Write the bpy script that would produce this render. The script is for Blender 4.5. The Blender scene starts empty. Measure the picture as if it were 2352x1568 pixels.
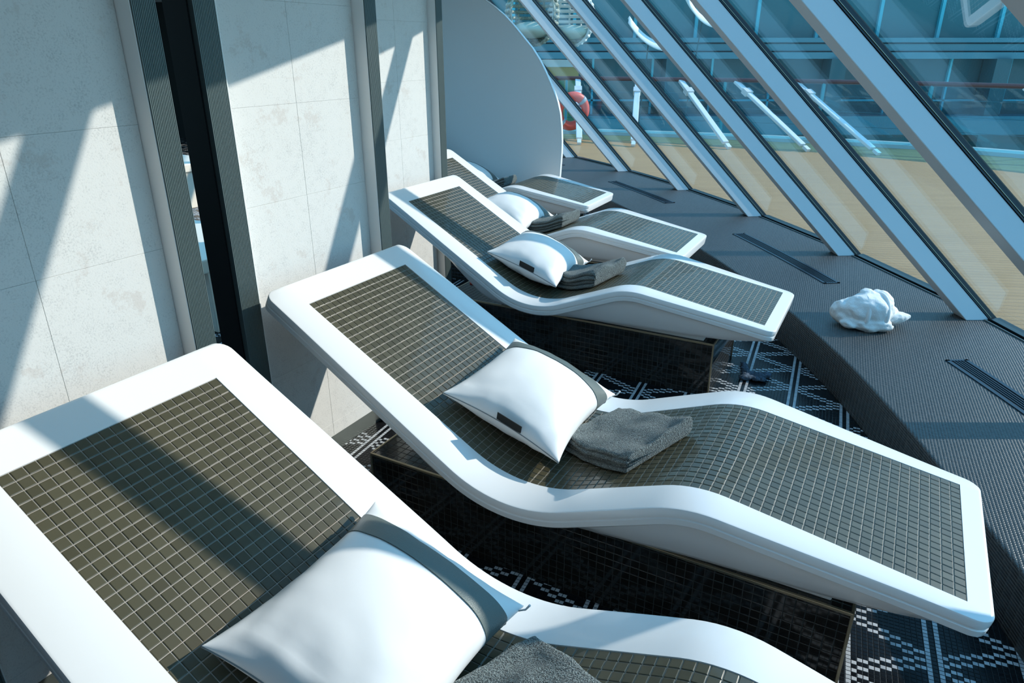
import bpy, bmesh, math, random
from mathutils import Vector, Matrix, noise
random.seed(7)
sin, cos, pi, sqrt = math.sin, math.cos, math.pi, math.sqrt
S = bpy.context.scene
COL = S.collection

# ------------------------------------------------------------------ camera
cam_d = bpy.data.cameras.new('camera'); cam = bpy.data.objects.new('camera', cam_d); COL.objects.link(cam)
cam_d.sensor_width = 36.0; cam_d.lens = 1594.23 / 2352 * 36; cam_d.clip_start = 0.02; cam_d.clip_end = 300
PITCH = 0.399243
cam.location = (0, 0, 1.5); cam.rotation_euler = (pi / 2 - PITCH, 0, 0)
S.camera = cam
# ------------------------------------------------------------------ light
EL, DAZ = math.radians(28), math.radians(14.7)
SUN = Vector((cos(EL) * cos(DAZ), cos(EL) * sin(DAZ), sin(EL)))
sd = bpy.data.lights.new('sun', 'SUN'); sd.energy = 5.2; sd.angle = math.radians(0.6); sd.color = (1.0, .925, .835)
so = bpy.data.objects.new('sun', sd); COL.objects.link(so)
so.rotation_euler = SUN.to_track_quat('Z', 'Y').to_euler(); so.location = (12, 5, 9)
W = bpy.data.worlds.new('sky'); S.world = W; W.use_nodes = True
wn = W.node_tree.nodes; wl = W.node_tree.links
bg = wn['Background']; bg.inputs[1].default_value = 2.0
tc = wn.new('ShaderNodeTexCoord'); sx = wn.new('ShaderNodeSeparateXYZ'); cr = wn.new('ShaderNodeValToRGB')
wl.new(tc.outputs['Generated'], sx.inputs[0]); wl.new(sx.outputs[2], cr.inputs[0]); wl.new(cr.outputs[0], bg.inputs[0])
cr.color_ramp.elements[0].position = 0.0; cr.color_ramp.elements[0].color = (.32, .67, .86, 1)
cr.color_ramp.elements[1].position = 0.6; cr.color_ramp.elements[1].color = (.15, .48, .85, 1)
S.view_settings.view_transform = 'Standard'; S.view_settings.look = 'None'
S.view_settings.exposure = 0.0; S.view_settings.gamma = 1.0; S.view_settings.use_curve_mapping = False

# ------------------------------------------------------------------ helpers
class X:                                   # tiny expression builder for shader math
    def __init__(s, t, sock): s.t, s.s = t, sock
    def _op(s, op, o=None, o2=None):
        n = s.t.nodes.new('ShaderNodeMath'); n.operation = op; s.t.links.new(s.s, n.inputs[0])
        for i, v in ((1, o), (2, o2)):
            if v is None: continue
            if isinstance(v, X): s.t.links.new(v.s, n.inputs[i])
            else: n.inputs[i].default_value = v
        return X(s.t, n.outputs[0])
    def __add__(s, o): return s._op('ADD', o)
    def __sub__(s, o): return s._op('SUBTRACT', o)
    def __mul__(s, o): return s._op('MULTIPLY', o)
    def __truediv__(s, o): return s._op('DIVIDE', o)
    def floor(s): return s._op('FLOOR')
    def fract(s): return s._op('FRACT')
    def mod(s, o): return s._op('FLOORED_MODULO', o)
    def abs(s): return s._op('ABSOLUTE')
    def lt(s, o): return s._op('LESS_THAN', o)
    def gt(s, o): return s._op('GREATER_THAN', o)
    def max(s, o): return s._op('MAXIMUM', o)
    def min(s, o): return s._op('MINIMUM', o)
    def eq(s, v, tol=.25): return (s - v).abs().lt(tol)

def newmat(name):
    m = bpy.data.materials.new(name); m.use_nodes = True
    return m, m.node_tree, m.node_tree.nodes['Principled BSDF']
def mat(name, col, rough=.5, metal=0., coat=0., spec=.5, noise_amt=0., noise_scale=20., bump=0., bump_scale=200.):
    m, t, b = newmat(name)
    b.inputs['Base Color'].default_value = (*col, 1); b.inputs['Roughness'].default_value = rough
    b.inputs['Metallic'].default_value = metal; b.inputs['Coat Weight'].default_value = coat; b.inputs['Specular IOR Level'].default_value = spec
    tcn = t.nodes.new('ShaderNodeTexCoord')
    if noise_amt:
        nz = t.nodes.new('ShaderNodeTexNoise'); nz.inputs['Scale'].default_value = noise_scale; nz.inputs['Detail'].default_value = 6
        t.links.new(tcn.outputs['Object'], nz.inputs[0])
        rp = t.nodes.new('ShaderNodeMapRange'); rp.inputs[1].default_value = .3; rp.inputs[2].default_value = .7
        rp.inputs[3].default_value = 1 - noise_amt; rp.inputs[4].default_value = 1 + noise_amt
        t.links.new(nz.outputs[0], rp.inputs[0])
        mx = t.nodes.new('ShaderNodeVectorMath'); mx.operation = 'SCALE'; mx.inputs[0].default_value = col
        t.links.new(rp.outputs[0], mx.inputs['Scale']); t.links.new(mx.outputs[0], b.inputs['Base Color'])
    if bump:
        n2 = t.nodes.new('ShaderNodeTexNoise'); n2.inputs['Scale'].default_value = bump_scale; n2.inputs['Detail'].default_value = 3
        t.links.new(tcn.outputs['Object'], n2.inputs[0])
        bp = t.nodes.new('ShaderNodeBump'); bp.inputs['Strength'].default_value = bump; bp.inputs['Distance'].default_value = .004
        t.links.new(n2.outputs[0], bp.inputs['Height']); t.links.new(bp.outputs[0], b.inputs['Normal'])
    return m
def colmix(t, fac, a, b):
    n = t.nodes.new('ShaderNodeMix'); n.data_type = 'RGBA'
    t.links.new(fac.s, n.inputs[0])
    for i, c in ((6, a), (7, b)):
        if isinstance(c, tuple): n.inputs[i].default_value = (*c, 1)
        else: t.links.new(c, n.inputs[i])
    return n.outputs[2]
def coords(t, kind='Object'):
    n = t.nodes.new('ShaderNodeTexCoord'); s = t.nodes.new('ShaderNodeSeparateXYZ'); t.links.new(n.outputs[kind], s.inputs[0])
    return [X(t, s.outputs[i]) for i in range(3)]
def bump(t, b, h, strength=.5, dist=.002):
    n = t.nodes.new('ShaderNodeBump'); n.inputs['Strength'].default_value = strength; n.inputs['Distance'].default_value = dist
    t.links.new(h.s, n.inputs['Height']); t.links.new(n.outputs[0], b.inputs['Normal'])
def wnoise(t, *xs):
    c = t.nodes.new('ShaderNodeCombineXYZ')
    for i, x in enumerate(xs): t.links.new(x.s, c.inputs[i])
    n = t.nodes.new('ShaderNodeTexWhiteNoise'); n.noise_dimensions = '3D'; t.links.new(c.outputs[0], n.inputs[0]); return X(t, n.outputs[0])

class MB:
    def __init__(s): s.v, s.f, s.uv = [], [], {}
    def vert(s, p): s.v.append(tuple(p)); return len(s.v) - 1
    def face(s, idx): s.f.append(tuple(idx))
    def quad(s, a, b, c, d):
        i = len(s.v); s.v += [tuple(a), tuple(b), tuple(c), tuple(d)]; s.f.append((i, i + 1, i + 2, i + 3))
    def box(s, lo, hi, M=None):
        i = len(s.v); P = [Vector((x, y, z)) for z in (lo[2], hi[2]) for y in (lo[1], hi[1]) for x in (lo[0], hi[0])]
        if M is not None: P = [M @ p for p in P]
        s.v += [tuple(p) for p in P]
        for q in ((0, 2, 3, 1), (4, 5, 7, 6), (0, 1, 5, 4), (2, 6, 7, 3), (0, 4, 6, 2), (1, 3, 7, 5)): s.f.append(tuple(i + k for k in q))
    def prism(s, poly, off):               # polygon (3-D points, counter-clockwise seen against off) swept by off
        n = len(poly); i = len(s.v); off = Vector(off)
        s.v += [tuple(p) for p in poly] + [tuple(Vector(p) + off) for p in poly]
        s.f.append(tuple(range(i + n - 1, i - 1, -1))); s.f.append(tuple(range(i + n, i + 2 * n)))
        for k in range(n): s.f.append((i + k, i + (k + 1) % n, i + n + (k + 1) % n, i + n + k))
    def loft(s, rings, caps=True, closed=True):
        i0 = len(s.v); n = len(rings[0])
        for r in rings: s.v += [tuple(p) for p in r]
        for a in range(len(rings) - 1):
            for k in range(n if closed else n - 1):
                p, q = i0 + a * n + k, i0 + a * n + (k + 1) % n; s.f.append((p, q, q + n, p + n))
        if caps:
            s.f.append(tuple(range(i0 + n - 1, i0 - 1, -1))); b = i0 + (len(rings) - 1) * n; s.f.append(tuple(range(b, b + n)))
    def tube(s, pts, r, n=12, caps=True):
        pts = [Vector(p) for p in pts]; rings = []; ref = Vector((0, 0, 1))
        for j, p in enumerate(pts):
            d = (pts[min(j + 1, len(pts) - 1)] - pts[max(j - 1, 0)]).normalized()
            a = d.cross(ref)
            if a.length < 1e-3: a = d.cross(Vector((1, 0, 0)))
            a.normalize(); b = a.cross(d); rr = r[j] if isinstance(r, (list, tuple)) else r
            rings.append([p + (a * cos(2 * pi * k / n) + b * sin(2 * pi * k / n)) * rr for k in range(n)])
        s.loft(rings, caps)
    def build(s, name, m, parent=None, smooth=False, angle=None):
        me = bpy.data.meshes.new(name); me.from_pydata(s.v, [], s.f)
        bm = bmesh.new(); bm.from_mesh(me); bmesh.ops.recalc_face_normals(bm, faces=bm.faces); bm.to_mesh(me); bm.free()
        return link(name, me, m, parent, smooth, angle)
def link(name, me, m, parent=None, smooth=False, angle=None):
    me.materials.append(m)
    if smooth or angle:
        for p in me.polygons: p.use_smooth = True
        if angle:
            bm = bmesh.new(); bm.from_mesh(me)
            for e in bm.edges:
                if len(e.link_faces) == 2 and e.calc_face_angle(0) > math.radians(angle): e.smooth = False
            bm.to_mesh(me); bm.free()
    o = bpy.data.objects.new(name, me); COL.objects.link(o)
    if parent: o.parent = parent
    return o
def tag(o, label, cat, group=None):
    o['label'] = label; o['category'] = cat
    if group: o['group'] = group
    return o
def thing(name, label, cat, loc=(0, 0, 0), rz=0., group=None):
    o = bpy.data.objects.new(name, None); COL.objects.link(o); o.location = loc; o.rotation_euler = (0, 0, rz); o.empty_display_size = .1
    return tag(o, label, cat, group)
def struct(o): o['kind'] = 'structure'; return o
def bevel(o, w, seg=2, ang=40):
    md = o.modifiers.new('bevel', 'BEVEL'); md.width = w; md.segments = seg; md.limit_method = 'ANGLE'; md.angle_limit = math.radians(ang); return o
def copy_tree(o, parent=None):
    c = o.copy(); COL.objects.link(c)
    if parent: c.parent = parent
    for ch in list(o.children): copy_tree(ch, c)
    return c

# ------------------------------------------------------------------ materials
M_shell = mat('white_gelcoat', (.83, .83, .82), .28, coat=.25)
M_plate = mat('white_plate', (.7, .7, .69), .4)
M_trim = mat('bronze_trim', (.40, .33, .22), .3, metal=.85)
def grid_tile(name, c1, c2, grout, pitch, gap, rough, axes='UV', bumpd=.0015):
    m, t, b = newmat(name)
    if axes == 'UV': u, v, _ = coords(t, 'UV')
    else:                                    # box mapping by face normal
        x, y, z = coords(t)
        g = t.nodes.new('ShaderNodeNewGeometry'); 
        tn = t.nodes.new('ShaderNodeTexCoord'); sn = t.nodes.new('ShaderNodeSeparateXYZ'); t.links.new(tn.outputs['Normal'], sn.inputs[0])
        ny = X(t, sn.outputs[1]).abs().gt(.5); nz = X(t, sn.outputs[2]).abs().gt(.5); nx = X(t, sn.outputs[0]).abs().gt(.5)
        u = nx * y + (ny + nz) * x; v = nz * y + (nx + ny) * z
    u = u / pitch; v = v / pitch
    fu, fv = u.fract(), v.fract()
    edge = (fu.min(fu * -1 + 1)).min(fv.min(fv * -1 + 1))
    isg = edge.lt(gap / pitch / 2)
    r = wnoise(t, u.floor(), v.floor(), (u * 0))
    c = colmix(t, isg, colmix(t, r, c1, c2), grout)
    t.links.new(c, b.inputs['Base Color'])
    rr = isg * (.8 - rough) + rough; t.links.new(rr.s, b.inputs['Roughness'])
    bump(t, b, (edge * (1.0 / (gap / pitch))).min(1.0), .8, bumpd)
    return m
M_plinth = grid_tile('black_plinth_tile', (.011, .010, .009), (.019, .017, .015), (.03, .034, .032), .025, .0018, .08, 'box')
# mosaic of the lounger (real tiles; colour varies by tile)
M_mos, t, b = newmat('bronze_mosaic')
u, v, _ = coords(t, 'UV'); r = wnoise(t, u.floor(), v.floor(), u * 0)
t.links.new(colmix(t, r, (.054, .048, .025), (.076, .068, .038)), b.inputs['Base Color'])
b.inputs['Roughness'].default_value = .42; b.inputs['Specular IOR Level'].default_value = .5; b.inputs['Coat Weight'].default_value = .4; b.inputs['Coat Roughness'].default_value = .06
M_grout = mat('pale_grout', (.36, .315, .27), .6, noise_amt=.12, noise_scale=60)
M_pillow = mat('white_vinyl', (.86, .86, .85), .42, bump=.05, bump_scale=60)
M_strap = mat('grey_leather', (.115, .14, .13), .38, bump=.25, bump_scale=420)
M_tag = mat('black_tag', (.018, .02, .02), .6)
M_seam = mat('grey_seam', (.25, .27, .27), .6)
M_pull = mat('zip_pull', (.75, .76, .76), .4)
# terry towel
M_terry, t, b = newmat('grey_terry')
x, y, z = coords(t)
n = t.nodes.new('ShaderNodeTexNoise'); n.inputs['Scale'].default_value = 330; n.inputs['Detail'].default_value = 2
tcn = t.nodes.new('ShaderNodeTexCoord'); t.links.new(tcn.outputs['Object'], n.inputs[0])
n2 = t.nodes.new('ShaderNodeTexVoronoi'); n2.inputs['Scale'].default_value = 420; t.links.new(tcn.outputs['Object'], n2.inputs[0])
rp = t.nodes.new('ShaderNodeMapRange'); rp.inputs[1].default_value = .38; rp.inputs[2].default_value = .68; t.links.new(n.outputs[0], rp.inputs[0])
t.links.new(colmix(t, X(t, rp.outputs[0]), (.065, .080, .078), (.36, .42, .40)), b.inputs['Base Color'])
b.inputs['Roughness'].default_value = .95; b.inputs['Sheen Weight'].default_value = .3; b.inputs['Specular IOR Level'].default_value = .1
bump(t, b, X(t, n.outputs[0]) * 1.4 - X(t, n2.outputs[0]) * .6, 1.0, .006)
M_wtowel = mat('white_towel', (.84, .84, .82), .9, spec=.1, bump=.5, bump_scale=260)
M_lint = mat('blue_grey_gauze', (.10, .13, .17), .95, spec=.1, noise_amt=.5, noise_scale=90, bump=.8, bump_scale=300)
M_red = mat('red_plastic', (.55, .02, .02), .4)
# stone
M_stone, t, b = newmat('grey_stone')
tcn = t.nodes.new('ShaderNodeTexCoord')
def nz(scale, det, rough=.6):
    n = t.nodes.new('ShaderNodeTexNoise'); n.inputs['Scale'].default_value = scale; n.inputs['Detail'].default_value = det; n.inputs['Roughness'].default_value = rough
    t.links.new(tcn.outputs['Object'], n.inputs[0]); return X(t, n.outputs[0])
big, mid, fine = nz(3.5, 5), nz(30, 6), nz(230, 3, .7)
f = (mid * .35 + fine * .9 + big * .3 - .52) * 3.0 + .28
cl = f.max(0.).min(1.)
c1 = colmix(t, cl, (.40, .405, .40), (.66, .66, .64))
ru = ((nz(9, 8, .75) - .57) * 6).max(0.).min(.4)
c2 = colmix(t, ru, c1, (.50, .44, .40))
t.links.new(c2, b.inputs['Base Color']); b.inputs['Roughness'].default_value = .62
bump(t, b, fine * .9 + mid * .4, .4, .0014)
M_white = mat('white_paint', (.85, .86, .85), .4)
M_rib = mat('ribbed_aluminium', (.10, .135, .135), .45, metal=.2)
M_black = mat('black_panel', (.005, .005, .006), .45, spec=.2)
M_kick = mat('teal_kick', (.07, .085, .08), .3, metal=.4)
M_mull = mat('mullion_paint', (.57, .60, .61), .4)
M_gask = mat('black_gasket', (.004, .005, .006), .3)
# glass
def glass(name, tint, refl=1.0):
    m, t, b = newmat(name); t.nodes.remove(b)
    tr = t.nodes.new('ShaderNodeBsdfTransparent'); tr.inputs[0].default_value = (*tint, 1)
    gl = t.nodes.new('ShaderNodeBsdfGlossy'); gl.inputs['Roughness'].default_value = .0; gl.inputs[0].default_value = (.9, .95, .95, 1)
    ge = t.nodes.new('ShaderNodeNewGeometry'); dp = t.nodes.new('ShaderNodeVectorMath'); dp.operation = 'DOT_PRODUCT'
    t.links.new(ge.outputs['Incoming'], dp.inputs[0]); t.links.new(ge.outputs['Normal'], dp.inputs[1])
    q = (X(t, dp.outputs['Value']).abs() * -1 + 1).max(0.)
    mx = t.nodes.new('ShaderNodeMixShader'); k = (q * q * q * q * q * .96 + .04) * refl
    t.links.new(k.s, mx.inputs[0]); t.links.new(tr.outputs[0], mx.inputs[1]); t.links.new(gl.outputs[0], mx.inputs[2])
    t.links.new(mx.outputs[0], t.nodes['Material Output'].inputs[0]); return m
M_glass = glass('window_glass', (.955, .975, .975), .8)
M_balu = glass('teal_balustrade_glass', (.45, .80, .86), 1.0)
# floor mosaic: dark ground with white lattice
M_floor, t, b = newmat('floor_mosaic')
x, y, z = coords(t)
A = math.radians(-24.0); P = .0140
u = (x * cos(A) + y * sin(A)) / P + 400.0; v = (x * -sin(A) + y * cos(A)) / P + 400.0
iu, iv, fu, fv = u.floor(), v.floor(), u.fract(), v.fract()
edge = (fu.min(fu * -1 + 1)).min(fv.min(fv * -1 + 1)); isg = edge.lt(.07)
pu = iu.mod(16.0); qv = iv
st = (iu * .5).floor()
colm = pu.eq(0.0).max(pu.eq(2.0))
a1_ = (qv - st).mod(16.0); a2_ = (qv + st).mod(16.0)
ch = a1_.eq(0.0).max(a1_.eq(2.0)).max(a2_.eq(0.0)).max(a2_.eq(2.0))
ch = ch * pu.eq(1.0).lt(.5)
wh = colm.max(ch)
r = wnoise(t, iu, iv, iu * 0)
dark = colmix(t, r, (.006, .0065, .008), (.011, .012, .014)); lite = colmix(t, r, (.40, .42, .44), (.56, .58, .60))
t.links.new(colmix(t, isg, colmix(t, wh, dark, lite), (.014, .014, .014)), b.inputs['Base Color'])
b.inputs['Roughness'].default_value = .22; b.inputs['Specular IOR Level'].default_value = .14
bump(t, b, (edge * 8).min(1.0), .6, .001)
# ledge: fine woven-looking mosaic
M_ledge, t, b = newmat('ledge_mosaic')
x, y, z = coords(t); A = math.radians(-24)
P = .0105
tn = t.nodes.new('ShaderNodeTexCoord'); sn = t.nodes.new('ShaderNodeSeparateXYZ'); t.links.new(tn.outputs['Normal'], sn.inputs[0])
up = X(t, sn.outputs[2]).abs().gt(.5)
u = (x * cos(A) + y * sin(A)) / P + 900.; v = up * ((x * -sin(A) + y * cos(A)) / P) + (up * -1 + 1) * (z / P) + 900.
fu, fv = u.fract() - .5, v.fract() - .5
h = (fu * fu + fv * fv) * -3 + 1
r = wnoise(t, u.floor(), v.floor(), u * 0)
base = colmix(t, r, (.030, .032, .032), (.066, .067, .066))
t.links.new(colmix(t, (fu.abs().max(fv.abs())).gt(.40), base, (.075, .075, .072)), b.inputs['Base Color'])
b.inputs['Roughness'].default_value = .38; b.inputs['Specular IOR Level'].default_value = .6
bump(t, b, h.max(0.), .8, .0026)
M_vent = mat('dark_blue_vent', (.022, .035, .055), .35, metal=.6)
M_hole = mat('vent_void', (.003, .003, .004), .6)
# teak deck
M_teak, t, b = newmat('teak_deck')
x, y, z = coords(t); ang = math.radians(-8)
vv = (x * -sin(ang) + y * cos(ang)) / .06; fr_ = vv.fract()
tcn = t.nodes.new('ShaderNodeTexCoord'); n = t.nodes.new('ShaderNodeTexNoise'); n.inputs['Scale'].default_value = 2.2; n.inputs['Detail'].default_value = 7
mp = t.nodes.new('ShaderNodeMapping'); mp.inputs['Scale'].default_value = (1, 9, 1); t.links.new(tcn.outputs['Object'], mp.inputs[0]); t.links.new(mp.outputs[0], n.inputs[0])
r = wnoise(t, vv.floor(), vv * 0, vv * 0)
c = colmix(t, X(t, n.outputs[0]), colmix(t, r, (.34, .185, .066), (.42, .235, .09)), (.48, .29, .125))
t.links.new(colmix(t, fr_.lt(.07), c, (.15, .09, .045)), b.inputs['Base Color']); b.inputs['Roughness'].default_value = .55
M_tube = mat('white_tube', (.80, .82, .82), .3)
M_rail = mat('red_brown_handrail', (.13, .035, .03), .35)
M_curb = mat('pale_curb', (.36, .48, .48), .5)
M_teal1 = mat('teal_facade_glass', (.014, .115, .135), .4)
M_teal2 = mat('dark_facade_glass', (.010, .066, .080), .4)
M_slab = mat('facade_slab', (.055, .175, .215), .5)
M_cyan = mat('cyan_frame', (.05, .38, .46), .4)
M_line = mat('facade_shadow_gap', (.03, .08, .11), .5)
M_buoy = mat('orange_red_buoy', (.72, .075, .045), .45)
M_band = mat('grey_band', (.30, .38, .44), .5)
M_wick = mat('pale_wicker', (.34, .36, .29), .7, noise_amt=.5, noise_scale=40, bump=1, bump_scale=90)
M_cush = mat('ochre_panel', (.62, .42, .17), .8)
M_pale = mat('pale_cushion', (.50, .55, .46), .8)
M_canvas = mat('white_canvas', (.82, .83, .80), .7)
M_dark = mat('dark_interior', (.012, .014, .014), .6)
M_ceil = mat('ceiling_paint', (.82, .83, .83), .7)
M_bench = mat('bench_warmed_white', (.86, .76, .62), .5)  # white bench, warmed in the colour to offset the blue sky light
M_leaf = mat('leaf_green', (.03, .09, .03), .6)

# ------------------------------------------------------------------ fitted geometry
POSE = [(-.9267, 1.3639, -.5181), (-.5982, 2.3361, -.5080), (-.5069, 3.9430, -.4958), (-.6374, 5.1034, -.4918), (-1.0530, 6.5042, -.4906)]
A1, L1, A2, L2, A3, L3, R1, R2 = .52883, .99178, .37524, .52882, .16617, .66836, .38828, .30205
HB, FB = .0998, .0542
ZH = 1.5 - .69541
T1, T2 = R1 * math.tan((A1 + A2) / 2), R2 * math.tan((A2 + A3) / 2)
SEG = [(L1 - T1, 0.), (R1 * (A1 + A2), 1 / R1), (L2 - T1 - T2, 0.), (R2 * (A2 + A3), -1 / R2), (L3 - T2, 0.)]
LEN = sum(q[0] for q in SEG)
def prof(s):
    px, pz, th, c = 0., ZH, -A1, 0.
    for i, (L, k) in enumerate(SEG):
        d = min(s - c, L) if i < 4 else s - c
        if i == 0 and s < 0: d = s
        if k == 0: qx, qz, qt = px + d * cos(th), pz + d * sin(th), th
        else: qt = th + k * d; qx = px + (sin(qt) - sin(th)) / k; qz = pz - (cos(qt) - cos(th)) / k
        if s <= c + L or i == 4: return qx, qz, qt
        px, pz, th, c = qx, qz, qt, c + L
def pt(s, w, h=0.):
    x, z, th = prof(s); return Vector((x - sin(th) * h, w, z + cos(th) * h))
def s_of_x(x):
    lo, hi = 0., LEN
    for _ in range(40):
        m = (lo + hi) / 2
        if prof(m)[0] < x: lo = m
        else: hi = m
    return lo
def surf(x): return prof(s_of_x(x))[1]
def lerp_tab(x, tab):
    if x <= tab[0][0]: return tab[0][1]
    for (a, b), (c, d) in zip(tab, tab[1:]):
        if x <= c:
            q = (x - a) / (c - a); return b + (d - b) * q
    return tab[-1][1]
def side(s):
    tab = [(0, .0983), (.9, .1267), (1.45, .1122), (LEN, .0426)]
    return sum(lerp_tab(s + d * .05, tab) for d in range(-4, 5)) / 9
def half(s):
    r = .042; w = .25 + side(s)
    for e in (s, LEN - s):
        if e < r: w = w - r + sqrt(max(r * r - (r - e) ** 2, 0))
    return w

# ------------------------------------------------------------------ lounger
def make_lounger():
    root = thing('heated_lounger', '', 'lounger')
    ss = [0, .002, .005, .01, .017, .026, .036, .046, .07] + [HB] * 2
    n = 90
    ss += [HB + (LEN - FB - HB) * i / n for i in range(1, n)] + [LEN - FB] * 2 + [LEN - q for q in (.046, .036, .026, .017, .01, .005, .002, 0)]
    ib = [i for i, q in enumerate(ss) if q == HB][1]; ie = [i for i, q in enumerate(ss) if q == LEN - FB][0]
    rings = []
    for i, s in enumerate(ss):
        rec = .007 if ib <= i <= ie else 0.
        w = half(s); e = min(s, LEN - s); dz = .006 * (1 - sqrt(max(0, 1 - (1 - min(e, .006) / .006) ** 2)))
        x = prof(s)[0]; iw = min(.2505, w - .012)
        prof_half = [(0, -rec - dz), (iw, -rec - dz), (iw, -dz), (w - .006, -dz), (w - .0018, -.0018 - dz), (w, -.006 - dz), (w, -.022), (w - .004, -.0245), (w - .004, -.028), (w, -.0305), (w - .001, -.046), (w - .008, -.052), (w - .03, -.053), (0, -.053)]
        ring = [pt(s, a, h) for a, h in prof_half] + [pt(s, -a, h) for a, h in prof_half[-2:0:-1]]
        rings.append(ring)
    mb = MB(); mb.loft(rings); mb.build('shell', M_shell, root, angle=35)
    # body under the shell, from behind the backrest to the foot tip
    def zbot(x):
        return lerp_tab(x, [(.10, surf(.10) - .056), (.26, surf(.26) - .075), (.44, surf(.44) - .135), (.56, .318), (.62, .296), (.70, .288), (1.70, .286), (1.80, .290), (1.88, .299), (1.93, .309), (1.97, .320)])
    rings = []; m = 64
    for i in range(m + 1):
        x = .10 + (1.965 - .10) * i / m; s = s_of_x(x); w = half(s)
        top = surf(x) - .045; zb = min(sum(zbot(x + d * .02) for d in range(-2, 3)) / 5, top - .008)
        wt = w - .028; wbm = max(wt - .02 - .28 * min((top - zb), .3) * .6, .18); q = .022
        q = min(q, (top - zb) * .4)
        hp = [(0, top), (wt, top), (wt - .002, top - (top - zb) * .3), (wbm + .006, zb + q), (wbm - .004, zb + q * .3), (wbm - .022, zb), (0, zb)]
        rings.append([Vector((x, a, z)) for a, z in hp] + [Vector((x, -a, z)) for a, z in hp[-2:0:-1]])
    mb = MB(); mb.loft(rings); mb.build('underbody', M_shell, root, angle=40)
    mb = MB(); mb.box((.66, -.232, .265), (1.70, .232, .291)); bevel(mb.build('base_plate', M_plate, root), .004)
    # mosaic: bed + tiles
    mo = MB(); nr = 80; P = .025; rng = random.Random(3)
    uvs = []
    for j in range(nr):
        s0, s1 = HB + (LEN - HB - FB) * j / nr, HB + (LEN - HB - FB) * (j + 1) / nr
        for i in range(20):
            w0, w1 = -.25 + i * P, -.25 + (i + 1) * P; g, be, h = .0010, .0014, -.0012
            a = len(mo.v); jt = [rng.uniform(-.00016, .00016) for _ in range(4)]
            for (sa, wa) in ((s0 + g, w0 + g), (s1 - g, w0 + g), (s1 - g, w1 - g), (s0 + g, w1 - g)): mo.v.append(tuple(pt(sa, wa, -.0045)))
            for k, (sa, wa) in enumerate(((s0 + g, w0 + g), (s1 - g, w0 + g), (s1 - g, w1 - g), (s0 + g, w1 - g))): mo.v.append(tuple(pt(sa, wa, h - .0009)))
            for k, (sa, wa) in enumerate(((s0 + g + be, w0 + g + be), (s1 - g - be, w0 + g + be), (s1 - g - be, w1 - g - be), (s0 + g + be, w1 - g - be))): mo.v.append(tuple(pt(sa, wa, h + jt[k])))
            for o in (0, 4):
                for k in range(4): mo.f.append((a + o + k, a + o + (k + 1) % 4, a + o + 4 + (k + 1) % 4, a + o + 4 + k)); uvs.append((i + .5, j + .5))
            mo.f.append((a + 8, a + 9, a + 10, a + 11)); uvs.append((i + .5, j + .5))
    o = mo.build('mosaic', M_mos, root)
    uvl = o.data.uv_layers.new(name='UVMap')
    for p, uvv in zip(o.data.polygons, uvs):
        for li in p.loop_indices: uvl.data[li].uv = uvv
    gb = MB(); rings = []
    for j in range(nr + 1):
        s = HB + (LEN - HB - FB) * j / nr; rings.append([pt(s, -.2503, -.0030), pt(s, .2503, -.0030), pt(s, .2503, -.0066), pt(s, -.2503, -.0066)])
    gb.loft(rings); gb.build('grout_bed', M_grout, o)
    # plinth
    pb = MB(); pb.box((.29, -.25, 0), (1.75, .25, .265)); pl = pb.build('plinth', M_plinth, root)
    tb = MB(); r = .004
    for y in (-.25, .25): tb.box((.288, y - r, .2575), (1.752, y + r, .2665))
    for x in (.29, 1.75):
        tb.box((x - r, -.252, .2575), (x + r, .252, .2665))
        for y in (-.25, .25): tb.box((x - r, y - r, 0), (x + r, y + r, .26))
    bevel(tb.build('edge_trim', M_trim, pl), .0015)
    return root
LG = 'row of tiled heated loungers'
labels = ['nearest white lounger with dark mosaic, cut off by the bottom of the picture',
          'second white lounger, its whole curved mosaic bed in view from head to foot',
          'third white lounger, its foot pointing at the white towel bundle on the ledge',
          'fourth white lounger, its backrest hidden behind the third one, grey towel on the seat',
          'farthest white lounger in front of the tall round-edged white partition']
proto = make_lounger(); loungers = []
for k, (px, py, yaw) in enumerate(POSE):
    o = proto if k == 0 else copy_tree(proto)
    o.location = (px, py, 0); o.rotation_euler = (0, 0, yaw); o['label'] = labels[k]; o['group'] = LG; loungers.append(o)
def place(k, x, y, z=0.):
    px, py, yaw = POSE[k]; return (px + x * cos(yaw) - y * sin(yaw), py + x * sin(yaw) + y * cos(yaw), z)

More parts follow.
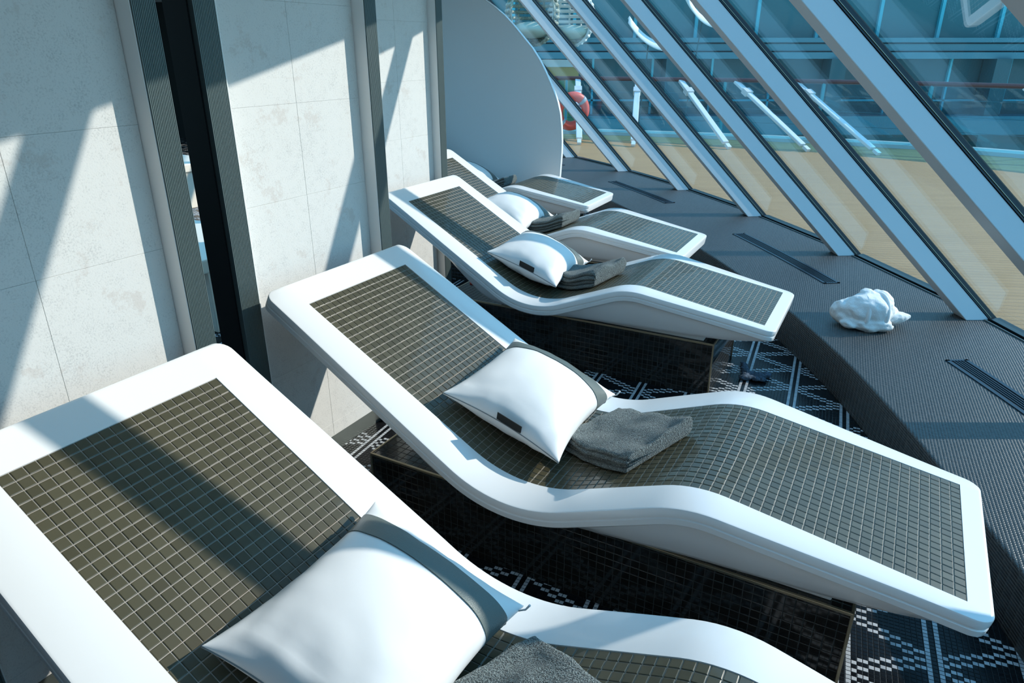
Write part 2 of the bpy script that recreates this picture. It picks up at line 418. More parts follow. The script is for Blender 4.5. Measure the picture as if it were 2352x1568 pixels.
# ------------------------------------------------------------------ pillows
def pil_pt(u, v, side_, off=0., seed=0.):
    a, b, T = .238, .205, .098
    fu = 1 - .10 * (1 - v * v) ** 1.0 * abs(u) ** 3; fv = 1 - .12 * (1 - u * u) ** 1.0 * abs(v) ** 3
    x, y = u * a * fu, v * b * fv
    g = max((1 - u ** 2) * (1 - v ** 2), 0.)
    h = T * g ** .55 * (.94 + .06 * cos(3 * u)) + .0035
    nv = noise.noise(Vector((u * 4 + seed, v * 4, side_ * 3.1))) * .006 + noise.noise(Vector((u * 9 + seed, v * 2.2, 5))) * .003
    rad = (max(abs(u), abs(v))) ** 4
    h += nv * (.3 + rad) * min(1, g * 6 + .1) + off
    cr_ = math.exp(-((abs(u) - 1) ** 2 + (abs(v) - 1) ** 2) * 6); h -= .0 * cr_
    return Vector((x, y, side_ * h))
def make_pillow(seed):
    root = thing('pillow', '', 'pillow')
    mb = MB(); n = 40
    def param(i): q = -1 + 2 * i / n; return math.copysign(abs(sin(q * pi / 2)) ** .9, q)
    idx = {}
    for sd_ in (1, -1):
        for j in range(n + 1):
            for i in range(n + 1):
                idx[sd_, i, j] = mb.vert(pil_pt(param(i), param(j), sd_ * 1.0, 0, seed))
        for j in range(n):
            for i in range(n):
                q = (idx[sd_, i, j], idx[sd_, i + 1, j], idx[sd_, i + 1, j + 1], idx[sd_, i, j + 1]); mb.face(q if sd_ > 0 else q[::-1])
    ringi = [(i, 0) for i in range(n)] + [(n, j) for j in range(n)] + [(i, n) for i in range(n, 0, -1)] + [(0, j) for j in range(n, 0, -1)]
    for (a, b), (c, d) in zip(ringi, ringi[1:] + ringi[:1]): mb.face((idx[-1, a, b], idx[-1, c, d], idx[1, c, d], idx[1, a, b]))
    mb.build('cover', M_pillow, root, angle=60)
    # leather strap round the pillow near one end
    u0, u1 = .45, .76; m = 36; rings = []
    path = [(v, 1) for v in [-1 + 2 * j / m for j in range(m + 1)]] + [(v, -1) for v in [1 - 2 * j / m for j in range(m + 1)]]
    mb = MB()
    for v, sd_ in path:
        vv = math.copysign(abs(sin(v * pi / 2)) ** .9, v); ring = []
        for q in range(5): ring.append(pil_pt(u0 + (u1 - u0) * q / 4, vv * 1.004, sd_, .0032, seed))
        for q in range(4, -1, -1): ring.append(pil_pt(u0 + (u1 - u0) * q / 4, vv, sd_, -.001, seed))
        rings.append(ring)
    mb.loft(rings + [rings[0]], caps=False); st = mb.build('strap', M_strap, root, angle=50)
    mb = MB()
    for uu in (u0 - .004, u1 + .004):
        mb.tube([pil_pt(uu, math.copysign(abs(sin(v * pi / 2)) ** .9, v), 1, .0035, seed) for v in [-1 + 2 * j / m for j in range(m + 1)]], .0012, 6)
    mb.build('stitching', M_tag, st, smooth=True)
    mb = MB()
    a = [pil_pt(-1, -.12, 0), pil_pt(-1, .30, 0)]
    d = Vector((-.012, 0, -.036)); up = Vector((.0015, 0, .0005))
    mb.prism([a[0] + Vector((.004, 0, .004)) - up, a[1] + Vector((.004, 0, .004)) - up, a[1] + d - up, a[0] + d - up], up * 2); mb.build('care_tag', M_tag, root)
    mb = MB(); c = pil_pt(.93, 1, 0); mb.tube([c, c + Vector((.004, .012, -.012)), c + Vector((.004, .016, -.03))], [.0016, .0022, .0026], 8); mb.build('zip_pull', M_pull, root, smooth=True)
    mb = MB(); mb.tube([pil_pt(-1, v, 0) * 1.003 for v in [-1 + 2 * j / 30 for j in range(31)]], .0016, 6); mb.build('seam', M_seam, root, smooth=True)
    return root
pl_labels = ['white pillow with grey strap on the nearest lounger, largest in the picture',
             'white strapped pillow with black tag on the second lounger, beside a flat grey towel',
             'white pillow half in blue shade on the third lounger, black tag on its near edge',
             'white pillow on the fourth lounger, half hidden by the third lounger backrest',
             'white pillow on the farthest lounger, only its strap and rim show']
PX = [(.745, .040, .02), (.745, .040, .03), (.735, .02, .05), (.735, .015, -.02), (.735, .06, 0)]
for k in range(5):
    p = make_pillow(k * 7.3)
    x, y, rz = PX[k]
    M = Matrix.Translation(place(k, x, y, .470)) @ Matrix.Rotation(POSE[k][2] - pi / 2 + rz, 4, 'Z') @ Matrix.Rotation(-math.radians(20), 4, 'X')
    # local u axis -> +w, v axis -> +x (towards the foot)
    Rm = Matrix(((0, 1, 0, 0), (1, 0, 0, 0), (0, 0, 1, 0), (0, 0, 0, 1)))
    tilt = math.radians(19)
    ax = Vector((cos(tilt), 0, -sin(tilt))); wv = Vector((sin(-rz), cos(rz), 0)); nn = wv.cross(ax) * -1
    ax = (nn.cross(wv)) * -1 if (nn.cross(wv)).dot(ax) < 0 else nn.cross(wv)
    nn = Vector((sin(tilt), 0, cos(tilt)))
    ax = wv.cross(nn); ax = ax if ax.x > 0 else -ax
    L = Matrix((( wv.x, ax.x, nn.x, 0), (wv.y, ax.y, nn.y, 0), (wv.z, ax.z, nn.z, 0), (0, 0, 0, 1)))
    if L.determinant() < 0:                 # mirror so that strap stays at +w
        L = Matrix(((wv.x, ax.x, -nn.x, 0), (wv.y, ax.y, -nn.y, 0), (wv.z, ax.z, -nn.z, 0), (0, 0, 0, 1)))
    p.matrix_world = Matrix.Translation(place(k, x, y, .468)) @ Matrix.Rotation(POSE[k][2], 4, 'Z') @ L
    p['label'] = pl_labels[k]; p['group'] = 'white pillows with a grey strap'

# ------------------------------------------------------------------ folded towels
def make_towel(k, cx, cy, ang, lx, ly, label, layers=4, th=.0135, seed=0, e0=.86, em=.75):
    root = thing('folded_towel', label, 'towel', group='grey towels on the loungers')
    mb = MB(); nx, ny = 44, 30
    # each folded layer pair is a rounded slab of its own thickness; the folded edge shows on the near side
    H = layers * th
    def zfun(lx_, ly_): return surf(cx + lx_ * cos(ang) - ly_ * sin(ang))
    def section(q):                          # outline of the fold stack in (y, h), going round
        pts = []; hy = ly / 2
        for L in range(layers):              # near side: bulge of every layer
            for a in range(5):
                f_ = -pi / 2 + pi * a / 4; pts.append((-hy - .75 * th * cos(f_) + .007 * (L % 2) , L * th + th / 2 + th / 2 * sin(f_)))
        for a in range(1, 13): pts.append((-hy + ly * a / 13, H))
        for a in range(7):
            f_ = pi / 2 - pi * a / 6; pts.append((hy + H / 2 * .55 * cos(f_), H / 2 + H / 2 * sin(f_)))
        for a in range(1, 13): pts.append((hy - ly * a / 13, 0))
        return pts
    rings = []
    for i in range(nx + 1):
        q = -1 + 2 * i / nx; lxx = math.copysign(abs(sin(q * pi / 2)) ** .8, q) * lx / 2
        e = max(0, (abs(q) - e0) / (1 - e0)) if q > 0 else max(0, (abs(q) - .86) / .14); sq = sqrt(max(1 - e * e * em, .02)); ring = []
        for (yy, h) in section(q):
            n_ = noise.noise(Vector((lxx * 14 + seed, yy * 14, 2 + seed))) * .015 + noise.noise(Vector((lxx * 45, yy * 45 + seed, h * 60))) * .003
            hh = H / 2 + (h - H / 2) * sq + (n_ * (h / H) * 1.0)
            yj = yy * (1 - .03 * e) + noise.noise(Vector((lxx * 20 + seed, h * 80, 7))) * .005 + .012 * noise.noise(Vector((lxx * 5, seed, 1)))
            wx, wy = cx + lxx * cos(ang) - yj * sin(ang), cy + lxx * sin(ang) + yj * cos(ang)
            ring.append(Vector((wx, wy, surf(max(.3, wx)) + .002 + max(hh, 0))))
        rings.append(ring)
    mb.loft(rings); o = mb.build('terry_cloth', M_terry, root, smooth=True)
    o.matrix_basis = Matrix.Identity(4)
    px, py, yaw = POSE[k]; root.location = (px, py, 0); root.rotation_euler = (0, 0, yaw)
    # move the origin under the towel
    off = Vector((cx, cy, surf(cx))); o.data.transform(Matrix.Translation(-off))
    root.location = Vector(place(k, cx, cy, surf(cx)))
    return root
make_towel(0, 1.075, .035, math.radians(-27), .31, .235, 'grey terry towel on the nearest lounger, cut off by the bottom edge', seed=1)
make_towel(1, 1.065, .005, math.radians(-27), .31, .235, 'folded grey terry towel lying flat in front of the pillow on the second lounger', seed=4)
make_towel(2, 1.03, -.005, math.radians(-20), .29, .21, 'folded grey towel half in shade on the third lounger', layers=4, th=.020, seed=8, e0=.62, em=.97)
make_towel(3, 1.02, .02, math.radians(-8), .30, .20, 'folded grey towel on the fourth lounger, beside its strapped pillow', layers=4, th=.020, seed=12, e0=.62, em=.97)
make_towel(4, 1.0, .06, math.radians(-4), .30, .18, 'small grey towel roll on the farthest lounger before the partition', layers=4, th=.020, seed=16, e0=.62, em=.97)

# ------------------------------------------------------------------ stone wall panels, one behind every lounger
def ribs(w0, w1, xf, depth, zt, n=14):
    pts = [(xf - depth, w0)]
    for i in range(n):
        a = w0 + (w1 - w0) * i / n; b_ = w0 + (w1 - w0) * (i + 1) / n; q = (b_ - a)
        pts += [(xf - .0016, a + q * .05), (xf, a + q * .25), (xf, a + q * .75), (xf - .0016, b_ - q * .05)]
    pts += [(xf - depth, w1)]
    return [Vector((x, w, 0)) for x, w in pts]
names = ['wall_near', 'wall_middle', 'wall_far', 'wall_fourth', 'wall_end']
ZT = 2.22
wproto = None
for k in range(5):
    if k == 0:
        mb = MB(); XF = -.14
        for c_ in range(2):
            w0 = -.2925 + c_ * .3095; w1 = w0 + .3093
            z0 = .075
            zs = [.075, .128] + [.128 + .3015 * i for i in range(1, 9)] + [ZT]
            for a, b_ in zip(zs, zs[1:]): 
                if b_ - a > .02: mb.box((XF - .02, w0 + .0002, a + .0002), (XF, w1 - .0002, b_ - .0002))
        o = mb.build('wall_near', M_stone); bevel(o, .0005, 1); wproto = o
        mb = MB(); mb.box((XF - .055, -.365, .07), (XF - .0018, .385, ZT)); mb.build('backing', M_stone, o)
        mb = MB(); mb.box((XF - .055, -.36, 0), (XF - .004, .385, .074)); mb.build('kick_strip', M_kick, o)
        FR = -.083
        mb = MB(); mb.box((XF - .0015, .3270, .03), (FR - .004, .3287, ZT)); mb.build('reveal', M_white, o)
        mb = MB(); mb.box((XF - .0015, -.2965, .03), (FR - .0015, -.2935, ZT)); mb.build('reveal', M_white, o)
        mb = MB(); mb.prism([p + Vector((0, 0, .03)) for p in ribs(.329, .390, FR, .06, ZT)][::-1], (0, 0, ZT - .03)); mb.build('ribbed_jamb', M_rib, o)
        mb = MB(); mb.prism([p + Vector((0, 0, .03)) for p in ribs(-.371, -.297, FR, .06, ZT)][::-1], (0, 0, ZT - .03)); mb.build('ribbed_jamb', M_rib, o)
        mb = MB(); mb.box((XF - .058, -.377, 0), (FR - .018, -.3715, ZT)); mb.build('side_panel', M_black, o)
        mb = MB(); mb.box((XF - .058, .3905, 0), (FR - .018, .396, ZT)); mb.build('side_panel', M_black, o)
    else:
        o = copy_tree(wproto); o.name = names[k]
    o.location = (POSE[k][0], POSE[k][1], 0); o.rotation_euler = (0, 0, POSE[k][2]); struct(o)
# rounded partition beyond the last lounger
cv = [(.35, 1.98), (.49, 1.94), (.63, 1.89), (.73, 1.83), (.83, 1.76), (.92, 1.68), (1.01, 1.59), (1.10, 1.5), (1.17, 1.41), (1.22, 1.33), (1.27, 1.24), (1.31, 1.16), (1.35, 1.07), (1.375, .98), (1.39, .87), (1.398, .75), (1.398, .65), (1.392, .54), (1.386, .44), (1.38, .2), (1.375, 0)]
part = thing('partition', 'tall white partition with a rounded outer edge beyond the farthest lounger', 'partition', (POSE[4][0], POSE[4][1], 0), POSE[4][2])
poly = [Vector((-.14, .535, 0)), Vector((-.14, .535, 2.05)), Vector((.15, .535, 2.03))] + [Vector((x, .535, z)) for x, z in cv]
mb = MB(); mb.prism(poly, (0, .036, 0)); bevel(mb.build('panel', M_white, part), .003)
mb = MB(); rr = [Vector((x, .553, z)) for x, z in cv]
rings = []
for i, p in enumerate(rr):
    d = (rr[min(i + 1, len(rr) - 1)] - rr[max(i - 1, 0)]).normalized(); nrm = Vector((-d.z, 0, d.x)); nrm = nrm if nrm.x > 0 else -nrm
    rings.append([p + Vector((0, -.0185, 0)) + nrm * .0005, p + Vector((0, -.016, 0)) + nrm * .006, p + Vector((0, .016, 0)) + nrm * .006, p + Vector((0, .0185, 0)) + nrm * .0005])
mb.loft(rings); mb.build('edge_band', M_shell, part, angle=40)

# ------------------------------------------------------------------ window wall on an arc
CC, RR, ZL = Vector((-12.5327, 2.2581, 0)), 15.0546, .2
BE = math.radians(34.9)
def th_(k): return math.radians(4.21 + 4.66 * k)
def arc(th, r, z=0.): return Vector((CC.x + r * cos(th), CC.y + r * sin(th), z))
def lean(k): return Vector((-.894, .496, 1.))
TOPZ = 2.22
def mbase(k):
    th = th_(k); e = Vector((cos(th * .3), sin(th * .3), 0)); tt = Vector((-e.y, e.x, 0)); return arc(th, RR, ZL) + tt * (.035 if k == -1 else 0), e, tt, .112
KS = list(range(-4, 8))
glass_of = {}
for n_, k in enumerate(KS):
    B, e, tt, wd = mbase(k); d = lean(k); off = d * ((TOPZ - ZL + .06) / d.z)
    # glass bay between this mullion and the next
    B2, e2, tt2, wd2 = mbase(k + 1); d2 = lean(k + 1); off2 = d2 * ((TOPZ - ZL + .06) / d2.z)
    rings = []
    for q in range(9):
        f_ = q / 8; a = B + off * f_ + tt * (wd - .01) + e * .028; c = B2 + off2 * f_ - tt2 * -.004 + e2 * .028
        rings.append([a, c, c + e2 * .010, a + e * .010])
    mb = MB(); mb.loft(rings); w = mb.build('window_%d' % (n_ + 1), M_glass); struct(w)
    mb = MB(); base = [B, B + tt * wd, B + tt * wd - e * .124, B - e * .124]
    mb.prism(base, off); m = mb.build('mullion', M_mull, w); bevel(m, .004, 2)
    mb = MB()
    base = [B + e * .002 - tt * .004, B + e * .046 - tt * .004, B + e * .046 + tt * (wd + .004), B + e * .002 + tt * (wd + .004)]; mb.prism(base, off); mb.build('gasket', M_gask, w)
    mb = MB(); mb.prism([B + e * .014 - tt * .007, B + e * .017 - tt * .007, B + e * .017 - tt * .004, B + e * .014 - tt * .004], off); mb.build('metal_bead', M_trim, w)
    mb = MB()
    a, c = B + tt * wd, B2
    mb.prism([a - e * .012, a + e * .05, c + e2 * .05, c - e2 * .012], (0, 0, .014)); mb.build('sill_gasket', M_gask, w)
    mb = MB(); mb.prism([a - e * .032, a - e * .024, c - e2 * .024, c - e2 * .032], (0, 0, .006)); mb.build('sill_bead', M_rib, w)

# ledge with riser
INS = [(-2, 1.5), (0, 1.25), (1.47, 1.127), (1.96, 1.08), (2.33, 1.045), (2.86, 1.0), (3.5, .975), (4.8, .97), (14, .97)]
ths = [math.radians(-13 + .75 * i) for i in range(0, 75)]
inner, outer = [], []
for th in ths:
    y = CC.y + 14 * sin(th); inner.append(arc(th, RR - lerp_tab(y, INS))); outer.append(arc(th, RR + .06))
mb = MB(); rings = []
for a, c in zip(inner, outer):
    u_ = (c - a).normalized()
    rings.append([a, a + Vector((0, 0, ZL - .012)), a + u_ * .004 + Vector((0, 0, ZL - .003)), a + u_ * .013 + Vector((0, 0, ZL)), c + Vector((0, 0, ZL)), c])
mb.loft(rings); struct(mb.build('trim_ledge', M_ledge, angle=50))
# vents in the ledge
vl = ['dark slotted vent in the ledge nearest the camera, right of the white towel bundle', 'dark slotted vent in the ledge just beyond the white towel bundle',
      'short-looking far vent in the ledge beside the foot of the farthest lounger', 'tip of a vent in the ledge at the edge of the white partition']
for k, (a0, a1) in enumerate([(-2.4, 2.38), (6.78, 11.62), (16.25, 20.9), (25.6, 30.2)]):
    v = thing('floor_vent', vl[k], 'vent', arc(math.radians((a0 + a1) / 2), RR - .498, ZL), 0, 'slotted vents in the window ledge')
    org = v.location
    n = 16; A_ = [math.radians(a0 + (a1 - a0) * i / n) for i in range(n + 1)]
    def strip(r0, r1, z0, z1):
        return [[arc(t_, r0, z0) - org, arc(t_, r1, z0) - org, arc(t_, r1, z1) - org, arc(t_, r0, z1) - org] for t_ in A_]
    mb = MB(); Rm = RR - .498
    mb.loft(strip(Rm - .052, Rm - .034, ZL, ZL + .004)); mb.loft(strip(Rm + .034, Rm + .052, ZL, ZL + .004))
    for t_ in (A_[0], A_[-1]):
        e = Vector((cos(t_), sin(t_), 0)); tt = Vector((-e.y, e.x, 0)); p = arc(t_, Rm, ZL) - org; sg = 1 if t_ == A_[0] else -1
        mb.prism([p - e * .052, p + e * .052, p + e * .052 + tt * .012 * sg, p - e * .052 + tt * .012 * sg][::sg], (0, 0, .004))
    mb.build('frame', M_vent, v)
    mb = MB(); mb.loft(strip(Rm - .034, Rm + .034, ZL, ZL + .0008)); mb.build('slot_bed', M_hole, v)
    mb = MB()
    for q in range(4): r0 = Rm - .034 + .068 * (q + .85) / 5; mb.loft(strip(r0, r0 + .0045, ZL + .0008, ZL + .0036))
    mb.build('slat', M_vent, v)

# ------------------------------------------------------------------ floor, ceiling, inner room
mb = MB(); mb.quad((-9, -3, 0), (3.2, -3, 0), (3.2, 13, 0), (-9, 13, 0)); struct(mb.build('floor', M_floor))
edge = [(.1, -3), (.35, -1), (.5, .7), (.594, 1.88), (.61, 2.06), (.661, 2.59), (.677, 2.98), (.69, 3.7), (.669, 4.43), (.645, 4.61), (.53, 5.5), (.28, 6.75), (-.06, 7.95), (-.5, 9.1), (-1.02, 10.2), (-1.6, 11.2), (-2.6, 13)]
mb = MB(); mb.prism([Vector((-1.3, -3, TOPZ))] + [Vector((x, y, TOPZ)) for x, y in edge if y < 10] + [Vector((-1.3, 10, TOPZ))], (0, 0, .25))
mb.box((-9, -3, TOPZ), (-1.3, 2.6, TOPZ + .25)); mb.box((-9, 2.6, TOPZ), (-5.2, 13, TOPZ + .25)); mb.box((-5.2, 9, TOPZ), (-1.3, 13, TOPZ + .25))  # open area between these boxes is an added skylight that brightens the benches
struct(mb.build('ceiling', M_ceil))
mb = MB(); mb.box((-9.1, -3, 0), (-9, 3.2, 2.7)); mb.box((-9.1, 7.0, 0), (-9, 13, 2.7)); mb.box((-9.1, 3.2, 2.1), (-9, 7.0, 2.7)); struct(mb.build('wall_back', M_dark))  # gap added in this wall to let sky light onto the benches
mb = MB(); mb.box((-9, -3.1, 0), (3, -3, 2.7)); struct(mb.build('wall_behind', M_dark))
mb = MB(); mb.box((2.45, -3, 0), (2.55, -1.7, 2.7)); struct(mb.build('wall_right_blocker', M_dark))  # unseen wall added to block near-side sky light from the lounger sides
mb = MB(); mb.box((-9, 13, 0), (-2.5, 13.1, 2.7)); struct(mb.build('wall_far_end', M_dark))

# ------------------------------------------------------------------ white towel bundle on the ledge
def ball(mb, c, r, rot=0., n=18, seed=0, amp=.0):
    c = Vector(c); i0 = len(mb.v)
    for j in range(n + 1):
        for i in range(2 * n):
            a, b_ = pi * j / n, pi * i / n
            p = Vector((sin(a) * cos(b_), sin(a) * sin(b_), cos(a))); f_ = 1 + amp * noise.noise(p * 2.2 + Vector((seed, 0, 0)))
            q = Vector((p.x * r[0], p.y * r[1], p.z * r[2])) * f_; q.rotate(Matrix.Rotation(rot, 3, 'Z')); mb.v.append(tuple(c + q))
    for j in range(n):
        for i in range(2 * n):
            a = i0 + j * 2 * n + i; b_ = i0 + j * 2 * n + (i + 1) % (2 * n); mb.f.append((a, b_, b_ + 2 * n, a + 2 * n))
bx, by = 1.80, 3.30
tb = thing('towel_bundle', 'white towel knotted into a round bundle on the dark window ledge', 'towel', (bx, by, ZL))
mb = MB()
ball(mb, (0, 0, .085), (.125, .105, .085), 0, seed=1, amp=.12)
ball(mb, (-.095, .02, .065), (.075, .075, .062), .3, seed=2, amp=.15)
ball(mb, (.075, .045, .095), (.07, .075, .075), 0, seed=3, amp=.12)
ball(mb, (.02, -.055, .085), (.07, .06, .07), .2, seed=4, amp=.1)
ball(mb, (.0, .03, .155), (.04, .035, .028), 0, seed=5, amp=.1)
ball(mb, (.0, -.085, .032), (.095, .04, .034), -.1, seed=6, amp=.2)
ball(mb, (-.07, -.03, .03), (.08, .06, .032), .4, seed=7, amp=.2)
ball(mb, (.14, -.02, .045), (.085, .028, .03), .25, seed=8, amp=.1)
ball(mb, (.12, .02, .06), (.05, .04, .04), .5, seed=9, amp=.1)
o = mb.build('towel_body', M_wtowel, tb, smooth=True)
md = o.modifiers.new('remesh', 'REMESH'); md.mode = 'VOXEL'; md.voxel_size = .0045; md.use_smooth_shade = True
md = o.modifiers.new('smooth', 'SMOOTH'); md.iterations = 4; md.factor = .5
tx = bpy.data.textures.new('folds', 'CLOUDS'); tx.noise_scale = .05
md = o.modifiers.new('folds', 'DISPLACE'); md.texture = tx; md.strength = .012; md.mid_level = .5
mb = MB(); loop = []
for i in range(25):
    a = math.radians(-28 + 236 * i / 24); loop.append(Vector((.045 + .018 * sin(a), cos(a) * .103 - .004, .062 + sin(a) * .098)))
mb.tube([p for p in loop if p.z > .012], .0115, 10); mb.build('tie_fold', M_wtowel, tb, smooth=True)
mb = MB(); loop = [Vector((-.045 + .02 * sin(math.radians(a)), cos(math.radians(a)) * .10, .060 + sin(math.radians(a)) * .098)) for a in range(-20, 201, 10)]
mb.tube([p for p in loop if p.z > .012], .0105, 10); mb.build('tie_fold', M_wtowel, tb, smooth=True)

# gauze on the floor
lt = thing('gauze_scrap', 'crumpled blue-grey gauze scrap on the dark mosaic floor near the third plinth', 'rag', (1.20, 3.08, 0))
mb = MB(); rng = random.Random(5)
for i in range(9): ball(mb, (rng.uniform(-.05, .06), rng.uniform(-.03, .03), .012), (rng.uniform(.018, .04), rng.uniform(.015, .03), rng.uniform(.008, .016)), rng.uniform(0, 3), 10, i, .4)
for i in range(5): ball(mb, (-.035 + i * .006, .04 + i * .028, .01), (.022 - i * .002, .026, .010), .2, 10, i + 20, .4)
mb.build('gauze', M_lint, lt, smooth=True)
cp = thing('red_cap', 'tiny red cap on the rear edge of the third lounger plinth', 'cap', place(2, .325, -.015, .265))
mb = MB(); mb.tube([(0, 0, 0), (0, 0, .006), (0, 0, .008)], [.013, .013, .009], 20); mb.build('cap', M_red, cp, angle=40)

# ------------------------------------------------------------------ inner room glimpsed through the gap
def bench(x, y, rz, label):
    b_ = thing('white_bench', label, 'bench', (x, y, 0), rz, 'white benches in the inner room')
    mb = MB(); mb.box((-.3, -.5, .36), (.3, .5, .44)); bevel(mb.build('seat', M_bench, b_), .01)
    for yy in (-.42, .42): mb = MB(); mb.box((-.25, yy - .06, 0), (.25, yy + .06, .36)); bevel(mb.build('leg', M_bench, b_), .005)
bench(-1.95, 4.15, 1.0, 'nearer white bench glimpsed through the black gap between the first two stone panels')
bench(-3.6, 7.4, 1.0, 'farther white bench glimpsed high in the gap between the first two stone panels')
# ------------------------------------------------------------------ outside deck
ZD = .19
curb = [(-3, 12.9), (-1, 12.5), (.9, 12.2), (2.0, 11.9), (3.3, 11.45), (4.6, 10.9), (5.8, 10.2), (6.9, 9.2), (7.8, 8.0), (8.5, 6.6), (9, 5)]
def along(tab, q):
    i = min(int(q), len(tab) - 2); f_ = q - i; return Vector((tab[i][0] + (tab[i + 1][0] - tab[i][0]) * f_, tab[i][1] + (tab[i + 1][1] - tab[i][1]) * f_, 0))
mb = MB(); mb.prism([Vector((o_.x, o_.y, ZD - .05)) for o_ in outer if o_.y < 12.4] + [Vector((-3, 12.4, ZD - .05))] + [Vector((x, y + .05, ZD - .05)) for x, y in curb] + [Vector((9, -2, ZD - .05))], (0, 0, .05)); struct(mb.build('floor_deck', M_teak))
ra = thing('deck_railing', 'long railing with red-brown handrail and teal glass across the teak deck', 'railing', (3.3, 11.45, ZD)); org = Vector((3.3, 11.45, ZD))
pts = [along(curb, q * .25) + Vector((0, 0, ZD)) - org for q in range(0, 41)]
mb = MB(); mb.tube([p + Vector((0, 0, .86)) for p in pts], .034, 10); mb.build('handrail', M_rail, ra, smooth=True)
mb = MB(); rings = []
for i, p in enumerate(pts):
    d = (pts[min(i + 1, 40)] - pts[max(i - 1, 0)]).normalized(); nr_ = Vector((d.y, -d.x, 0))
    rings.append([p - nr_ * .05, p + nr_ * .2, p + nr_ * .19 + Vector((0, 0, .05)), p - nr_ * .05 + Vector((0, 0, .07))])
mb.loft(rings); mb.build('curb', M_curb, ra)
for zz in (.25, .45, .66): mb = MB(); mb.tube([p + Vector((0, 0, zz)) for p in pts], .005, 6); mb.build('cable', M_slab, ra, smooth=True)
for q in range(10):
    a, b_ = pts[q * 4], pts[q * 4 + 4]; d = (b_ - a).normalized(); nr_ = Vector((d.y, -d.x, 0)) * .006
    mb = MB(); a = a + d * .03; b_ = b_ - d * .03
    mb.prism([a - nr_ + Vector((0, 0, .075)), b_ - nr_ + Vector((0, 0, .075)), b_ + nr_ + Vector((0, 0, .075)), a + nr_ + Vector((0, 0, .075))], (0, 0, .75)); mb.build('glass_panel', M_balu, ra)
    p = pts[q * 4]; mb = MB(); mb.box((p.x - .02, p.y - .02, .0), (p.x + .02, p.y + .02, .86)); mb.build('post', M_cyan, ra)
BR = [((1.08, 12.15), (-.09, -1.6)), ((2.02, 11.88), (-.27, -1.55)), ((2.66, 11.66), (.40, -1.6)), ((3.45, 11.4), (.62, -1.6)), ((4.25, 11.05), (.62, -1.6)), ((5.15, 10.55), (.70, -1.5)), ((6.6, 9.5), (.85, -1.4)), ((7.6, 8.3), (.95, -1.3))]
for (tx_, ty_), (dx, dy) in BR:
    a = Vector((tx_, ty_, ZD + .84)) - org; c = Vector((tx_ + dx, ty_ + dy, ZD + .02)) - org; d = (c - a).normalized(); s_ = d.cross(Vector((0, 0, 1))).normalized(); n_ = s_.cross(d)
    mb = MB(); mb.loft([[p - s_ * .045 - n_ * .022, p + s_ * .045 - n_ * .022, p + s_ * .045 + n_ * .022, p - s_ * .045 + n_ * .022] for p in (a, a + d * (c - a).length * .93)]); o = mb.build('brace', M_tube, ra); bevel(o, .008)
    mb = MB(); mb.loft([[p - s_ * .03 - n_ * .02, p + s_ * .03 - n_ * .02, p + s_ * .03 + n_ * .02, p - s_ * .03 + n_ * .02] for p in (a + d * (c - a).length * .95, c)]); mb.build('foot', M_tube, o)
    mb = MB(); m_ = a + d * .26; mb.loft([[p - s_ * .06 - n_ * .04, p + s_ * .06 - n_ * .04, p + s_ * .06 + n_ * .04, p - s_ * .06 + n_ * .04] for p in (m_, m_ + d * .12)]); mb.build('clamp', M_plate, o)
# life buoy
lb = thing('life_buoy', 'orange-red life buoy hanging on the deck railing by the partition edge', 'life buoy', (.93, 11.35, .60))
mb = MB(); n = 40; rings = []
for i in range(n):
    a = 2 * pi * i / n; rings.append([Vector((cos(a) * (.225 + .072 * cos(b_)), .06 * sin(b_), sin(a) * (.225 + .072 * cos(b_)))) for b_ in [2 * pi * j / 14 for j in range(14)]])
mb.loft(rings + [rings[0]], caps=False); mb.build('ring', M_buoy, lb, smooth=True)
for a0 in (45, 135, 225, 315):
    mb = MB(); mb.loft([[Vector((cos(a) * (.225 + .076 * cos(b_)), .064 * sin(b_), sin(a) * (.225 + .076 * cos(b_)))) for b_ in [2 * pi * j / 14 for j in range(14)]] for a in [math.radians(a0 - 7 + 14 * q / 4) for q in range(5)]]); mb.build('band', M_band, lb, smooth=True)
lb.rotation_euler = (.15, 0, .35)
# far superstructure
fb = thing('ship_facade', 'long teal glass facade with pale slab bands beyond the railing', 'building', (8, 22, -3)); FO = Vector((8, 22, -3))
def fbox(nm, m, x0, x1, y0, y1, z0, z1): mb = MB(); mb.box((x0 - 8, y0 - 22, z0 + 3), (x1 - 8, y1 - 22, z1 + 3)); return mb.build(nm, m, fb)
fbox('glass_band', M_teal2, -8, 32, 22, 22.4, -.32, 1.23); fbox('glass_band', M_teal1, -8, 32, 22, 22.4, 1.7, 4.6); fbox('glass_band', M_teal2, -8, 32, 22, 22.4, -3, -.84)
fbox('slab', M_slab, -8, 32, 21.4, 22.4, 1.23, 1.40); fbox('slab', M_slab, -8, 32, 21.5, 22.4, 1.44, 1.62); fbox('slab', M_slab, -8, 32, 21.4, 22.4, 1.66, 1.78)
fbox('shadow_gap', M_line, -8, 32, 21.6, 22.4, 1.40, 1.44); fbox('shadow_gap', M_line, -8, 32, 21.6, 22.4, 1.62, 1.66)
fbox('slab', M_slab, -8, 32, 21.2, 22.4, -.84, -.32); fbox('slab', M_slab, -8, 32, 21.4, 22.4, 4.6, 5.0)
fbox('transom', M_cyan, -8, 32, 21.9, 22, .05, .10); fbox('transom', M_cyan, -8, 32, 21.9, 22, 3.0, 3.05)
for i in range(22): x = -7 + i * 1.75; fbox('frame_bar', M_cyan, x, x + .09, 21.9, 22.02, 1.78, 4.6); fbox('frame_bar', M_cyan, x + .6, x + .66, 21.9, 22.02, -.32, 1.23)
for i in range(8): x = -5 + i * 4.7; fbox('column', M_teal2, x, x + .45, 21.3, 21.9, -3, 1.23)
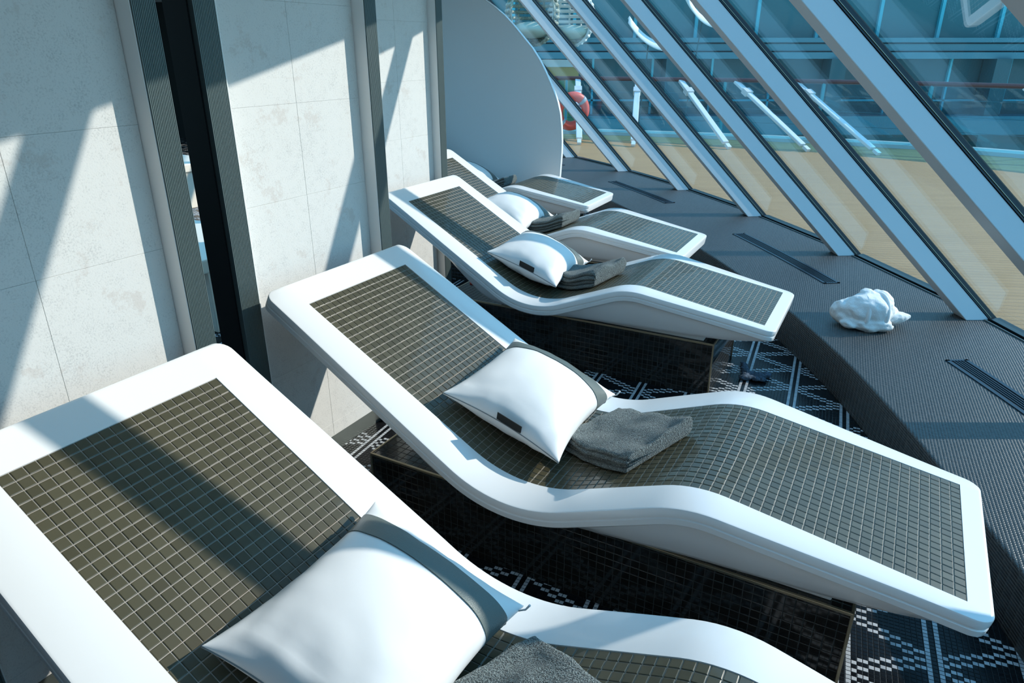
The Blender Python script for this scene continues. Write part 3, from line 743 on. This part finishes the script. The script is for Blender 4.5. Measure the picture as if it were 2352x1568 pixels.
# wicker pods and canvas shades on the far terrace
def pod(c, r, label, m):
    p = thing('wicker_pod', label, 'hanging chair', c, 0, 'wicker pods on the far terrace'); n = 22
    mb = MB()
    for j in range(14):
        a = -1.25 + 2.5 * j / 13; rr_ = r * cos(a); zz = r * 1.12 * sin(a); pts_ = []
        for i in range(n + 1): q = math.radians(-125 + 250 * i / n); pts_.append(Vector((sin(q) * rr_, cos(q) * rr_, zz)))
        mb.tube(pts_, .03, 6)
    for i in range(9):
        q = math.radians(-125 + 250 * i / 8); mb.tube([Vector((sin(q) * r * cos(a), cos(q) * r * cos(a), r * 1.12 * sin(a))) for a in [-1.4 + 2.8 * j / 12 for j in range(13)]], .02, 6)
    mb.build('basket', m, p, smooth=True)
    mb = MB(); ball(mb, (0, 0, -r * .55), (r * .78, r * .78, r * .3), 0, 14); mb.build('cushion', M_pale, p, smooth=True)
    mb = MB(); mb.tube([(0, 0, r * 1.05), (0, 0, r * 1.05 + 2.0)], .012, 8); mb.build('rope', M_tube, p)
pod((.34, 12.9, 2.03), .44, 'green-grey wicker pod chair at the top left of the glass wall', M_wick)
pod((1.02, 13.2, 1.98), .40, 'white wicker pod chair right of the green-grey one', M_canvas)
mb = MB(); mb.box((-2.2, 12.75, 0), (2.2, 15, ZD)); struct(mb.build('floor_terrace', M_slab))
tw = thing('tan_screen', 'tan and white screen standing below the green-grey wicker pod', 'screen', (1.0, 13.6, ZD))
mb = MB(); mb.box((-.75, 0, .0), (.22, .06, 1.0)); mb.build('panel', M_cush, tw); mb = MB(); mb.box((-.8, -.02, 1.0), (.27, .08, 1.12)); mb.build('top_rail', M_canvas, tw)
def canopy(c, w, label, rz):
    p = thing('canvas_shade', label, 'canopy', c, rz, 'white canvas shades beyond the railing'); p.rotation_euler = (0, .3, rz); mb = MB(); rings = []
    for i in range(13):
        q = -1 + 2 * i / 12; rings.append([Vector((q * w, yy, .14 * q * q - .10 * q + zz)) for yy, zz in ((-.35, 0), (0, .12), (.35, .1), (.35, .12), (0, .14), (-.35, .02))])
    mb.loft(rings); mb.build('canvas', M_canvas, p, smooth=True)
    mb = MB(); mb.tube([(0, 0, .05), (.5, 0, -c[2] - .4)], .012, 8); mb.build('pole', M_teal2, p)
canopy((2.55, 14.2, 1.55), .5, 'lower left white canvas shade seen between two slanted mullions', -.1)
canopy((3.62, 14.6, 1.93), .42, 'upper right white canvas shade seen between two slanted mullions', -.1)
